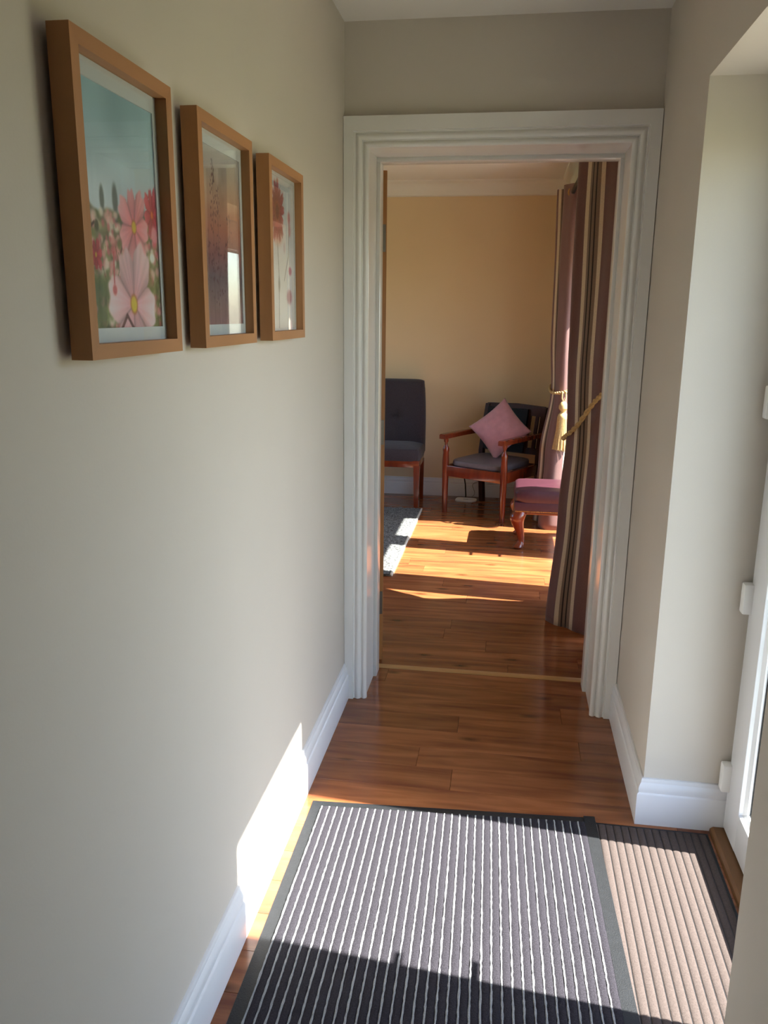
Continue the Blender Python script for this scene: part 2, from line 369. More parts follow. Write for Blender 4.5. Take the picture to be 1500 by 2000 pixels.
# ------------------------------------------------------------------ white plastic glazed doors
def glazed(root, x, y0, y1, z0, z1, gy0, gy1, gz0, gz1, hinge=None, handle=None, tip=1):
    """sash in local coords with inner face at x; glass opening gy0..gy1, gz0..gz1"""
    t = .07
    sa = MB().bbox(x, x+t, y0, gy0, z0, z1, .006).build('stile', upvc, root)
    sb = MB().bbox(x, x+t, gy1, y1, z0, z1, .006).build('stile', upvc, root)
    MB().bbox(x+.0006, x+t-.0006, gy0-.004, gy1+.004, z0+.0004, gz0, .006).build('rail', upvc, root)
    MB().bbox(x+.0006, x+t-.0006, gy0-.004, gy1+.004, gz1, z1-.0004, .006).build('rail', upvc, root)
    def ringmesh(o, i, xa, xb, xc=None):       # picture-frame ring; inner face bevels from xa to xc
        b = MB(); xc = xa if xc is None else xc
        O = [(gy0-o, gz0-o), (gy1+o, gz0-o), (gy1+o, gz1+o), (gy0-o, gz1+o)]; I = [(gy0+i, gz0+i), (gy1-i, gz0+i), (gy1-i, gz1-i), (gy0+i, gz1-i)]
        v = [(xa,)+p for p in O]+[(xc,)+p for p in I]+[(xb,)+p for p in I]+[(xb,)+p for p in O]; f = []
        for k in range(4):
            q = (k+1) % 4
            for a in range(4):
                c_ = (a+1) % 4; f.append((a*4+k, a*4+q, c_*4+q, c_*4+k))
        return b.add(v, f)
    ringmesh(.002, .010, x+.010, x+.028, x+.020).build('glazing_bead', upvc, root, smooth=False)
    ringmesh(.001, .013, x+.0275, x+.031).build('gasket', gasketm, root, smooth=False)
    ringmesh(.001, .012, x+.033, x+.047).build('spacer_bar', chrome, root, smooth=False)
    MB().box(x+.030, x+.034, gy0-.001, gy1+.001, gz0-.001, gz1+.001).build('pane', glass, root, smooth=False)
    if hinge is not None:
        for z in (.145, .685, 1.215, 1.80):
            h = MB().bbox(x-.024, x+.006, hinge[0], hinge[1], z, z+.085, .005)
            h.bbox(x-.020, x+.003, hinge[2], hinge[3], z+.022, z+.078, .005); h.build('hinge', white_plastic, sb)
    if handle is not None:
        hy = handle
        for s, xs in ((-1, x), (1, x+t)):
            b = MB().bbox(min(xs, xs+s*.012), max(xs, xs+s*.012), hy-.015, hy+.015, .93, 1.15, .004)
            b.lathe([(.010, xs+s*.010), (.010, xs+s*.05)], (hy, 1.04), 12, 'x')
            b.tube([(xs+s*.05, hy-tip*.006, 1.04), (xs+s*.055, hy+tip*.03, 1.042), (xs+s*.055, hy+tip*.115, 1.04)], [.011, .010, .008], 10)
            b.build('lever_handle', white_plastic, sa if tip > 0 else sb)
def outer_frame(root, x0, x1, y0, y1, z1, wd=.035, lo=.03):
    MB().box(x0, x1, y0, y0+wd, 0, z1).build('frame_post', upvc, root, smooth=False)
    MB().box(x0, x1, y1-wd, y1, 0, z1).build('frame_post', upvc, root, smooth=False)
    MB().box(x0, x1, y0+wd, y1-wd, z1-wd, z1).build('frame_head', upvc, root, smooth=False)
    MB().box(x0, x1, y0+wd, y1-wd, 0, lo).build('sill', upvc, root, smooth=False)
DX = .676
ed = thing('door_2', 'white plastic framed glazed entrance door in the hall recess', 'door', kind='structure')
outer_frame(ed, DX+.016, XO-.004, DY0, DY1, DZ)
glazed(ed, DX, DY0+.022, DY1-.020, .020, DZ-.018, 1.483, 2.118, .138, 1.912, (DY1-.045, DY1-.012, DY1-.016, DY1+.0), 1.425, 1)
FX = .690
fa = thing('door_3', 'white plastic glazed garden door nearer the far wall, without handle', 'door', kind='structure')
glazed(fa, FX, 5.046, FY1-.030, .020, FZ-.018, 5.153, 5.715, .138, 1.862)
fb = thing('door_4', 'white plastic glazed garden door with lever handle beside the sidelight', 'door', kind='structure')
glazed(fb, FX, 4.245, 5.043, .020, FZ-.018, 4.374, 4.947, .138, 1.862, None, 4.995, -1)
wn = thing('window_1', 'narrow white plastic sidelight behind the gathered brown curtain', 'window', kind='structure')
glazed(wn, FX, FY0+.03, 4.225, .020, FZ-.018, 3.72, 4.115, .138, 1.862)
gf = thing('trim_4', 'white plastic outer frame holding the garden doors and sidelight', 'frame', kind='structure')
outer_frame(gf, FX+.016, XO-.004, FY0, FY1, FZ); MB().box(FX+.016, XO-.004, 4.222, 4.248, .03, FZ-.035).build('mullion', upvc, gf, smooth=False)
sw = thing('added_window', 'added unseen two pane window brightening the living room, opposite the garden doors', 'window', kind='structure')  # invented window, out of view, lets extra skylight into the dim room
for q in ((SY0, SY0+.06, SZ0, SZ1), (SY1-.06, SY1, SZ0, SZ1), ((SY0+SY1)/2-.04, (SY0+SY1)/2+.04, SZ0+.06, SZ1-.06)): MB().bbox(XLR-.10, XLR-.04, *q, .005).build('frame_post', upvc, sw)
for q in ((SZ0, SZ0+.06), (SZ1-.06, SZ1)): MB().bbox(XLR-.10, XLR-.04, SY0+.06, SY1-.06, *q, .005).build('frame_rail', upvc, sw)
for a, b in ((SY0+.058, (SY0+SY1)/2-.038), ((SY0+SY1)/2+.038, SY1-.058)): MB().box(XLR-.072, XLR-.068, a, b, SZ0+.058, SZ1-.058).build('pane', glass, sw, smooth=False)
MB().bbox(XLR-.05, XLR+.03, SY0-.03, SY1+.03, SZ0-.02, SZ0+.004, .006).build('window_board', gloss_white, sw)
ts = MB().prism([(.640,0),(.642,.010),(.650,.016),(.690,.016),(.690,0)], 'y', DY0, DY1-.019)
tag(ts.build('trim_5', darkstrip), 'brown wood sill strip at the foot of the entrance door', 'sill strip', kind='structure')

# outdoors
g = MB().box(-60, 60, -40, 46, -.3, -.16); tag(g.build('ground', grass, smooth=False), 'sunny pale meadow ground outside the glass doors', 'ground', kind='structure')
pv = thing('pavement', 'pale stone paving outside the glass doors', 'paving', kind='structure')
p0 = None
for i in range(4):
    for j in range(14):
        if p0 is None: p0 = MB().bbox(0, .595, 0, .595, -.17, -.12, .006, 1).build('paving_slab', paving, pv); p0.location = (XO+.006, -.6, 0)
        else: copy_mesh(p0, pv, (XO+.006+i*.6, -.6+j*.6, 0))

# ------------------------------------------------------------------ doormats
def quadmap(c00, c10, c01, c11):
    c = [Vector(q) for q in (c00, c10, c01, c11)]
    return lambda s, t: (c[0]*(1-s)*(1-t)+c[1]*s*(1-t)+c[2]*(1-s)*t+c[3]*s*t)
# grey mat: s 0..1 left to right, t 0..1 near to far
Q = quadmap((-.528, .98), (.352, 1.06), (-.541, 2.199), (.313, 2.250))
gm = thing('doormat', 'grey striped loop pile doormat with a black rubber edge', 'doormat', (0,0,0))
def strip(s0, s1, t0, t1, z0, z1, b=.0, n=1, wob=0, seed=0):
    r = []; rr = random.Random(seed)
    for k in range(n+1):
        t = t0+(t1-t0)*k/n; a = Q(s0+b, t); c_ = Q(s1-b, t); a0 = Q(s0, t); c0 = Q(s1, t)
        w1 = (rr.random()-.5)*wob; w2 = (rr.random()-.5)*wob; hz = z1+(rr.random()-.5)*wob*.6
        r.append([(a0.x+w1, a0.y, z0), (c0.x+w2, c0.y, z0), (c0.x+w2, c0.y, hz-.0012), (c_.x+w2, c_.y, hz), (a.x+w1, a.y, hz), (a0.x+w1, a0.y, hz-.0012)])
    return MB().loft(r)
bs, bt = .038, .028
bo = MB()
for s0, s1, t0, t1 in ((0,bs,0,1),(1-bs,1,0,1),(bs,1-bs,0,bt),(bs,1-bs,1-bt,1)):
    a, b_, c_, d = Q(s0,t0), Q(s1,t0), Q(s1,t1), Q(s0,t1)
    hz = lambda s, t: 0.0064 if s == 1 else (.0068 if s0 > .5 else (.0015 if (s == 0 or t in (0,1)) else .005))
    lo = [(p.x,p.y,.0003) for p in (a,b_,c_,d)]; hi = [(p.x,p.y,hz(s,t)) for p,(s,t) in zip((a,b_,c_,d),((s0,t0),(s1,t0),(s1,t1),(s0,t1)))]
    bo.loft([lo, hi])
tag(bo.build('rubber_edge', rubber, gm, smooth=False), 'black rubber edge')
tag(strip(bs, 1-bs, bt, 1-bt, .0005, .0045).build('backing', rubber, gm, smooth=False), 'dark mat backing')
NS = 34; st = (1-2*bs)/NS
for k in range(NS):
    s0 = bs+st*k
    strip(s0+st*.21, s0+st*.98, bt, 1-bt, .003, .0078, st*.08, 60, .0006, k).build('pile_rib', greypile, gm)
    strip(s0+st*.01, s0+st*.21, bt, 1-bt, .003, .0088, st*.04, 110, .0018, 1000+k).build('white_cord', whitecord, gm)
bm_ = thing('ribbed_mat', 'brown ribbed mat lying half under the striped doormat', 'doormat')
Q2 = quadmap((.290, 1.36), (.632, 1.40), (.290, 2.226), (.632, 2.222)); Q, Q1 = Q2, Q
tag(strip(0, 1, 0, 1, .0002, .0028).build('backing', rubber, bm_, smooth=False), 'dark mat backing')
NR = 15
for k in range(NR):
    a, b_ = .02+.96*k/NR, .02+.96*(k+1)/NR; wd = b_-a
    P = []
    for t in np.linspace(.012, .988, 12):
        p0_, p1_ = Q(a+wd*.02, t), Q(b_-wd*.02, t)
        hgt = .0036
        P.append([(p0_.x+(p1_.x-p0_.x)*q, p0_.y, .0022+hgt*max(0, math.sin(math.pi*q))**.45) for q in (0,.06,.16,.32,.5,.68,.84,.94,1)])
    MB().loft(P).build('rib', brownrib, bm_)

# ------------------------------------------------------------------ framed pictures
def lin(c): c = np.clip(c/255., 0, 1); return np.where(c <= .04045, c/12.92, ((c+.055)/1.055)**2.4)
def mixc(img, col, a): img[:] = img*(1-a[..., None])+np.array(col, float)*a[..., None]
def sm(e0, e1, x): t = np.clip((x-e0)/(e1-e0), 0, 1); return t*t*(3-2*t)
def vnoise(U, V, sx, sy, seed):
    r = np.random.RandomState(seed); G = r.rand(int(sy)+2, int(sx)+2); x = U*sx; y = V*sy
    i = np.clip(x.astype(int), 0, int(sx)); j = np.clip(y.astype(int), 0, int(sy)); fx = x-i; fy = y-j; fx = fx*fx*(3-2*fx); fy = fy*fy*(3-2*fy)
    return (G[j,i]*(1-fx)+G[j,i+1]*fx)*(1-fy)+(G[j+1,i]*(1-fx)+G[j+1,i+1]*fx)*fy
def blob(img, U, V, u, v, ru, rv, col, soft=.5, a=1.):
    d = np.sqrt(((U-u)/ru)**2+((V-v)/rv)**2); mixc(img, col, a*(1-sm(1-soft, 1, d)))
def line(img, U, V, pts, wd, col, a=1.):
    for (x0, y0), (x1, y1) in zip(pts[:-1], pts[1:]):
        dx, dy = x1-x0, (y1-y0)*1.35; t = np.clip(((U-x0)*dx+(V-y0)*1.35*dy)/(dx*dx+dy*dy), 0, 1)
        d = np.hypot(U-x0-t*dx, (V-y0)*1.35-t*dy); mixc(img, col, a*(1-sm(wd*.5, wd, d)))
def cosmos(img, U, V, u, v, R, npet, rot, c_in, c_out, sq=1., eye=(212,178,50), er=.16):
    X = (U-u); Y = (V-v)*1.35*sq; r = np.hypot(X, Y); th = np.arctan2(Y, X)+rot
    k = th*npet/(2*math.pi); ph = np.abs((k-np.floor(k))-.5)*2; idx = np.floor(k).astype(int) % npet
    rad = R*(.93+.10*np.sin(idx*2.3))*(1-.34*ph**3.5)*(1-.04*np.cos(ph*9))
    m = 1-sm(.94, 1.03, r/rad); sh = .93+.025*np.sin(ph*14+idx)+.07*np.cos(idx*1.9)-.24*ph**5+.04*(1-ph)**2
    t = np.clip(r/R, 0, 1)[..., None]; colr = (np.array(c_in)*(1-t)+np.array(c_out)*t)*np.clip(sh, .5, 1.15)[..., None]
    img[:] = img*(1-m[..., None])+colr*m[..., None]
    blob(img, U, V, u, v, R*er*1.25, R*er*1.25/1.35/sq, (176,96,50), .4); blob(img, U, V, u, v, R*er, R*er/1.35/sq, eye, .4)
def art1(U, V):
    t = sm(.45, 1, V)[..., None]; img = np.array((202,212,222.))*(1-t)+np.array((146,180,192.))*t
    img += (vnoise(U, V, 4, 7, 1)[..., None]-.5)*26
    nz = vnoise(U, V, 22, 30, 2); edge = .50+.05*(vnoise(U, V, 9, 2, 3)-.5)+.10*sm(.16, 0, U)+.06*sm(.72, 1, U)
    f = 1-sm(-.012, .012, V-edge); g = np.clip(V/.5, 0, 1)[..., None]
    fc = np.array((88,98,58.))*(1-g)+np.array((128,122,92.))*g; fc = fc*(.6+.8*nz[..., None]); img[:] = img*(1-f[..., None])+fc*f[..., None]
    for u, v, ru, rv in ((.27,.545,.035,.07),(.43,.555,.045,.085),(.02,.53,.06,.07),(.80,.50,.06,.06),(.46,.47,.09,.03),(.84,.40,.10,.06)): blob(img, U, V, u, v, ru, rv, (74,88,86), .5, .85)
    r = random.Random(5); pal = [(216,140,142),(226,168,166),(206,110,118),(232,196,186),(190,96,104),(236,222,212),(120,128,74),(96,104,60)]
    for k in range(560):
        v = r.random()*.50; u = r.random(); s = .022+.040*r.random()*(1.25-v*1.6); c_ = pal[min(7, int(r.random()**1.35*8))]
        if r.random() < .3 and v < .25: c_ = pal[6+int(r.random()*2)]
        blob(img, U, V, u, v, s*(.7+.6*r.random()), s*.75, c_, .75, .8)
    for k in range(60):
        u = r.random(); v = r.random()*.3; line(img, U, V, [(u, v), (u+(r.random()-.5)*.1, v+.07)], .006, ((140,150,80),(72,84,44))[k % 2], .7)
    blob(img, U, V, .80, .18, .14, .14, (96,104,52), .8, .8); blob(img, U, V, .16, .16, .16, .12, (76,92,54), .8, .8)
    line(img, U, V, [(.03,.33),(.07,.40),(.16,.44)], .012, (82,50,44)); blob(img, U, V, .19, .43, .03, .03, (86,84,58), .4)
    cosmos(img, U, V, .16, .31, .075, 7, .3, (170,30,50), (206,64,80), .75)
    blob(img, U, V, .90, .33, .05, .03, (240,238,232), .5)
    line(img, U, V, [(.46,.33),(.52,.40),(.60,.45)], .010, (104,50,50))
    cosmos(img, U, V, .93, .53, .12, 8, .2, (176,46,66), (224,104,120), .62, (230,120,60), .14)
    blob(img, U, V, .95, .44, .06, .05, (232,150,160), .5)
    cosmos(img, U, V, .66, .455, .21, 7, .5, (226,120,132), (244,172,180), .78)
    cosmos(img, U, V, .60, .11, .33, 6, .62, (232,160,170), (250,214,220), .80, (214,186,44), .15)
    line(img, U, V, [(.36,.20),(.37,.33)], .012, (196,80,90)); blob(img, U, V, .36, .17, .035, .03, (206,96,100), .5)
    line(img, U, V, [(.42,.0),(.50,.06),(.58,.0)], .016, (96,44,44))
    return img
def art2(U, V):
    st = [(0,(150,112,112)),(.12,(142,116,112)),(.28,(112,96,102)),(.40,(138,92,94)),(.55,(176,112,92)),(.72,(182,140,116)),(.88,(172,156,146)),(1,(176,172,170))]
    img = np.stack([np.interp(V, [s[0] for s in st], [s[1][c_] for s in st]) for c_ in range(3)], -1)
    img += (vnoise(U, V, 10, 14, 4)[..., None]-.5)*14
    r = random.Random(3)
    for u0, h, n in ((.36,.93,60),(.46,.80,50),(.22,.55,26),(.72,.66,30),(.14,.42,14),(.60,.5,18)):
        line(img, U, V, [(u0-.03, 0), (u0, h*.6), (u0+.02, h)], .005, (96,70,66), .55)
        for k in range(n):
            v = .12+(h-.12)*r.random(); u = u0+(r.random()-.5)*.16*(1.1-v*.7); blob(img, U, V, u, v, .006+.010*r.random(), .006+.009*r.random(), (84,48,54), .5, .75)
    line(img, U, V, [(.38,.80),(.40,.88),(.36,.93)], .008, (70,60,58))
    return img
def art3(U, V):
    t = V[..., None]; img = np.array((228,224,222.))*(1-t)+np.array((208,208,214.))*t; img += (vnoise(U, V, 6, 8, 9)[..., None]-.5)*10
    line(img, U, V, [(.42,0),(.44,.35),(.40,.62)], .012, (120,116,118)); line(img, U, V, [(.62,.33),(.78,.5),(.82,.72)], .010, (110,104,106))
    line(img, U, V, [(.38,.86),(.40,.97)], .008, (140,138,142))
    blob(img, U, V, .44, .30, .05, .07, (110,108,108), .7, .8)
    for u, v, ru, rv, c_ in ((.42,.63,.22,.10,(222,178,160)),(.02,.80,.10,.05,(170,84,84)),(.82,.76,.07,.06,(196,120,120)),(.84,.68,.06,.06,(208,150,146)),(.84,.40,.08,.04,(196,110,128)),(.80,.22,.13,.07,(170,104,112)),(.64,.55,.05,.05,(196,176,190))):
        blob(img, U, V, u, v, ru, rv, c_, .6, .9)
    cosmos(img, U, V, .42, .775, .25, 14, .1, (112,30,40), (196,104,108), .85, (84,20,30), .3)
    blob(img, U, V, .45, .69, .20, .035, (190,84,92), .6, .8)
    return img
def art_mesh(parent, fn, y0, y1, z0, z1, x):
    W, H = 130, 176; u = np.linspace(0, 1, W); v = np.linspace(0, 1, H); U, V = np.meshgrid(u, v)
    img = lin(np.clip(fn(U, V)*1.06+6, 0, 255))
    vs_ = [(x, y0+(y1-y0)*a, z0+(z1-z0)*b) for b in v for a in u]
    fs = [(j*W+i, j*W+i+1, (j+1)*W+i+1, (j+1)*W+i) for j in range(H-1) for i in range(W-1)]
    me = bpy.data.meshes.new('print'); me.from_pydata(vs_, [], fs); me.update()
    at = me.color_attributes.new('ink', 'FLOAT_COLOR', 'POINT'); at.data.foreach_set('color', np.concatenate([img.reshape(-1, 3), np.ones((W*H, 1))], 1).astype(np.float32).ravel())
    me.materials.append(printm); o = bpy.data.objects.new('print', me); COL.objects.link(o); o.parent = parent; return o
FD = .030; FW_, FH_ = .3085, .406
def picture(y0, label, fn, mount=(.011,.013,.024,.020)):
    r = thing('picture_frame', label, 'framed picture', (XL+.008, y0, 1.405), 0, 'framed flower pictures on the hall wall')
    rw = .0205; W, H = FW_, FH_
    MB().loft([[(0,0,0),(FD,0,0),(FD,rw,rw),(.004,rw,rw)], [(0,0,H),(FD,0,H),(FD,rw,H-rw),(.004,rw,H-rw)]]).build('frame_side', oak, r, smooth=False)
    MB().loft([[(0,W,0),(FD,W,0),(FD,W-rw,rw),(.004,W-rw,rw)], [(0,W,H),(FD,W,H),(FD,W-rw,H-rw),(.004,W-rw,H-rw)]]).build('frame_side', oak, r, smooth=False)
    MB().loft([[(0,0,0),(FD,0,0),(FD,rw,rw),(.004,rw,rw)], [(0,W,0),(FD,W,0),(FD,W-rw,rw),(.004,W-rw,rw)]]).build('frame_rail', oakh, r, smooth=False)
    MB().loft([[(0,0,H),(FD,0,H),(FD,rw,H-rw),(.004,rw,H-rw)], [(0,W,H),(FD,W,H),(FD,W-rw,H-rw),(.004,W-rw,H-rw)]]).build('frame_rail', oakh, r, smooth=False)
    MB().box(.002, .006, rw-.004, W-rw+.004, rw-.004, H-rw+.004).build('backing_board', backing, r, smooth=False)
    MB().box(-.009, .002, W*.5-.02, W*.5+.02, H-.03, H-.015).build('hanger', chrome, r, smooth=False)
    a, b, c_, d = rw+mount[0], W-rw-mount[1], rw+mount[3], H-rw-mount[2]; i = rw-.003
    m = MB()
    for q in ((i, a, i, H-i), (b, W-i, i, H-i), (a, b, i, c_), (a, b, d, H-i)): m.box(.006, .0115, *q)
    m.build('mount', mountcard, r, smooth=False)
    art_mesh(r, fn, a-.002, b+.002, c_-.002, d+.002, .0092)
    MB().box(.0135, .0155, rw-.003, W-rw+.003, rw-.003, H-rw+.003).build('glass_pane', glass, r, smooth=False)
picture(1.0325, 'oak framed print of pink cosmos flowers under a blue sky', art1)
picture(1.452, 'oak framed print of dusky mauve and orange grass stems', art2)
picture(1.8825, 'oak framed print of dark red seed heads on pale grey', art3, (.006,.006,.008,.006))

# ------------------------------------------------------------------ curtains
def smoothstep_tab(tab, z):
    for (a, va), (b, vb) in zip(tab[:-1], tab[1:]):
        if z <= b: t = (z-a)/(b-a); t = t*t*(3-2*t); return va+(vb-va)*t
    return tab[-1][1]
def curtain(name, label, base_pts, xw, kx, ky, yref, z0, z1, phase, period, nz=60, ripple=.004, seed=0):
    r = thing(name, label, 'curtain', (xw, yref, 0), 0, 'striped curtains at the garden doors')
    P = catmull([(p[0], p[1], 0) for p in base_pts], 14); n = len(P)
    arc = [0]
    for a, b in zip(P[:-1], P[1:]): arc.append(arc[-1]+(b-a).length)
    v = []; uvs = []; f = []
    for k in range(nz+1):
        z = z0+(z1-z0)*k/nz; a = smoothstep_tab(kx, z); b = smoothstep_tab(ky, z)
        for i, p in enumerate(P):
            w1 = ripple*math.sin(arc[i]*55+z*1.3+seed)+ripple*.8*math.sin(z*7+arc[i]*20)
            hem = 0 if k == 0 else 0
            v.append(((p.x-xw)*a+w1*.6, (p.y-yref)*b+w1, z+hem)); uvs.append((arc[i]/period+phase, z))
    for k in range(nz):
        for i in range(n-1): q = k*n+i; f.append((q, q+1, q+n+1, q+n))
    me = bpy.data.meshes.new('drape'); me.from_pydata(v, [], f); me.update()
    uvl = me.uv_layers.new(name='cloth')
    for l in me.loops: uvl.data[l.index].uv = uvs[l.vertex_index]
    me.materials.append(curtm)
    for p in me.polygons: p.use_smooth = True
    o = bpy.data.objects.new('drape', me); COL.objects.link(o); o.parent = r
    sm_ = o.modifiers.new('thickness', 'SOLIDIFY'); sm_.thickness = .004; sm_.offset = 0
    return r, P
POLEX, POLEZ = .352, 2.235
near_pts = [(.425,3.705),(.335,3.795),(.236,3.889),(.270,3.925),(.405,3.915),(.415,3.965),(.262,4.005),(.268,4.045),(.405,4.045),(.412,4.095),(.310,4.135),(.290,4.165)]
kxn = [(0,1),(.56,.86),(.92,.78),(1.3,.84),(2.3,.87)]; kyn = [(0,1),(.5,.90),(.9,.75),(1.2,.97),(2.3,1.02)]
nc, nP = curtain('curtain', 'dark brown cream striped curtain gathered beside the doorway', near_pts, .438, kxn, kyn, 3.70, .001, 2.285, .085, .37)
far_pts = [(.432,5.735),(.392,5.690),(.338,5.672),(.285,5.705),(.262,5.765),(.290,5.80),(.400,5.82),(.415,5.86),(.245,5.93),(.250,5.985),(.405,6.02),(.410,6.07),(.315,6.11),(.32,6.15),(.41,6.18),(.415,6.23),(.33,6.27),(.34,6.31)]
kxf = [(0,1.05),(.5,.93),(.95,.66),(1.3,.74),(2.3,.80)]; kyf = [(0,1),(.5,.97),(.95,.93),(1.35,.97),(2.3,1.0)]
fc, fP = curtain('curtain', 'mauve brown cream striped curtain tied back with a gold tassel', far_pts, .438, kxf, kyf, 6.28, .002, 2.285, .45, .30, seed=2)
def eyelets(root, ys):
    for yy in ys:
        MB().tube([(POLEX-root.location.x+.028*math.cos(t), yy-root.location.y+.004*math.cos(t), POLEZ+.028*math.sin(t)) for t in [2*math.pi*k/18 for k in range(18)]], .006, 8, True).build('eyelet', brass, root)
eyelets(nc, (3.76, 3.90, 3.96, 4.05, 4.12)); eyelets(fc, (5.70, 5.83, 5.90, 6.02, 6.10, 6.24))
po = thing('curtain_pole', 'dark metal curtain pole above the garden doors', 'curtain pole', (POLEX, 3.5, POLEZ))
MB().lathe([(.014, 0), (.014, 2.95)], (0, 0), 14, 'y').build('pole', black_plastic, po)
for yy, s in ((0, -1), (2.95, 1)):
    MB().lathe([(.014, yy), (.020, yy+s*.006), (.020, yy+s*.012), (.012, yy+s*.018), (.026, yy+s*.04), (.022, yy+s*.062), (.004, yy+s*.075)], (0, 0), 14, 'y').build('finial', black_plastic, po)
for yy in (.08, 1.475, 2.88):
    b = MB().tube([(0, yy, -.014), (.05, yy, -.018), (XR-POLEX, yy, -.018)], .008, 8); b.lathe([(.028, XR-POLEX-.008), (.028, XR-POLEX)], (yy, -.018), 14, 'x'); b.build('bracket', black_plastic, po)
def rope(path, r=.006, turns=60):
    b = MB(); P = [Vector(p) for p in path]; n = len(P)
    for k in range(2):
        q = []
        for i, p in enumerate(P):
            t = (P[min(i+1, n-1)]-P[max(i-1, 0)]).normalized(); a = t.orthogonal().normalized(); c_ = t.cross(a); th = i*1.1+k*math.pi
            q.append(p+(a*math.cos(th)+c_*math.sin(th))*r*.6)
        b.tube(q, r*.75, 6)
    return b
def tassel(root, top, L=1.):
    x, y, z = top
    MB().tube([(x-.012,y,z+.07*L), (x-.012,y,z+.03), (x,y,z), (x+.012,y,z+.03), (x+.012,y,z+.07*L)], .005, 6).build('tassel_loop', gold, root)
    MB().lathe([(.006,z+.008),(.017,z+.002),(.030,z-.02),(.030,z-.04),(.018,z-.055),(.017,z-.068),(.030,z-.078),(.037,z-.10),(.035,z-.112)], (x,y), 20).build('tassel_head', gold, root)
    b = MB()
    for ringr, m in ((.033, 34), (.018, 16)):
        for k in range(m):
            t = 2*math.pi*k/m+ringr*30; rr = random.Random(k+m)
            sx = 1.55+rr.random()*.2
            b.tube([(x+ringr*math.cos(t), y+ringr*math.sin(t), z-.108), (x+ringr*1.15*math.cos(t), y+ringr*1.15*math.sin(t), z-.19*L), (x+ringr*sx*math.cos(t), y+ringr*sx*math.sin(t), z-.315*L-.01*rr.random())], .0042, 5)
    s_ = b.build('tassel_fringe', gold, root); s_['kind'] = 'stuff'
# far tieback: cord loop round the drape, tassel in front
tb = thing('curtain_tieback', 'gold cord tieback with a large tassel on the far curtain', 'tieback')
loop = catmull([(.445,6.30,1.06),(.38,6.32,1.0),(.315,6.22,.97),(.292,6.0,.955),(.300,5.77,.952),(.345,5.695,.958),(.40,5.70,.975),(.432,5.85,1.0),(.445,6.28,1.06)], 10)
rope(loop, .0085).build('cord', gold, tb); tassel(tb, (.372, 5.675, .895)); MB().lathe([(.012,.438),(.008,.444),(.008,.448)], (6.29,1.06), 10, 'x').build('hook', brass, tb)
tn = thing('curtain_tieback', 'brown gold cord tieback looped round the dark near curtain', 'tieback')
loop = catmull([(.445,3.64,1.20),(.41,3.685,1.145),(.37,3.72,1.09),(.315,3.79,.985),(.272,3.855,.925),(.268,3.93,.905),(.29,4.0,.91),(.36,4.035,.94),(.42,3.98,1.0),(.438,3.8,1.1),(.445,3.65,1.19)], 10)
rope(loop, .009).build('cord', gold, tn); MB().lathe([(.012,.438),(.008,.444),(.008,.448)], (3.645,1.195), 10, 'x').build('hook', brass, tn)

# ------------------------------------------------------------------ armchair in the corner
ac = thing('armchair', 'red stained wooden open armchair with grey padded seat in the corner', 'chair', (-.0975, 6.177, 0), math.radians(-29.8))
HW, HD = .2515, .255
for s in (-1, 1):
    p = [(.020,0),(.020,.03),(.023,.20),(.025,.30),(.025,.40),(.022,.46),(.025,.485),(.021,.50),(.011,.515),(.011,.535),(.017,.545),(.017,.57)]
    b = MB().lathe(p, (s*HW, -HD), 14); b.build('leg', redwood, ac)
    # rear leg runs up into the raked back post
    pts = [(s*HW, HD+.03, 0), (s*HW, HD, .30), (s*HW, HD, .42), (s*HW*.99, HD+.035, .62), (s*HW*.98, HD+.075, .785)]
    b = MB().loft([[(x-.018,y-.020,z),(x+.018,y-.020,z),(x+.018,y+.020,z),(x-.018,y+.020,z)] for x,y,z in pts]); b.build('rear_post', darkwood, ac)
    arm = [(s*HW, -HD-.055, .585), (s*HW, -HD+.1, .588), (s*HW*1.01, 0, .588), (s*HW, HD+.025, .583)]
    wd = [.026, .027, .024, .016]
    b = MB().loft([[(x-w_,y,z-.018),(x+w_,y,z-.018),(x+w_,y,z+.010),(x+w_*.7,y,z+.018),(x-w_*.7,y,z+.018),(x-w_,y,z+.010)] for (x,y,z),w_ in zip(arm, wd)]); b.build('armrest', redwood, ac)
    MB().bbox(s*HW-.013, s*HW+.013, -HD+.01, HD-.01, .285, .365, .004).build('side_rail', redwood, ac)
MB().bbox(-HW+.01, HW-.01, -HD-.014, -HD+.014, .285, .365, .004).build('front_rail', redwood, ac)
MB().bbox(-HW+.01, HW-.01, HD-.014, HD+.014, .29, .36, .004).build('back_rail', darkwood, ac)
def pad(b, x0, x1, y0, y1, z0, z1, dome=.02, n=14, pw=6):
    rings = []
    cx, cy, hx, hy = (x0+x1)/2, (y0+y1)/2, (x1-x0)/2, (y1-y0)/2
    prof = [(1.0-.03,z0),(1.0,z0+.2*(z1-z0)),(1.0,z0+.62*(z1-z0)),(.985,z0+.82*(z1-z0)),(.945,z0+.95*(z1-z0)),(.88,z1),(.6,z1+dome*.7),(.3,z1+dome*.95),(.05,z1+dome)]
    for k, z in prof:
        ring_ = []
        for i in range(48):
            t = 2*math.pi*i/48; c_, s = math.cos(t), math.sin(t); q = (abs(c_)**pw+abs(s)**pw)**(-1/pw)
            ring_.append((cx+hx*k*q*c_, cy+hy*k*q*s, z))
        rings.append(ring_)
    return b.loft(rings)
pad(MB(), -HW+.022, HW-.022, -HD+.0, HD-.03, .362, .412, .016).build('seat_pad', greypad, ac)
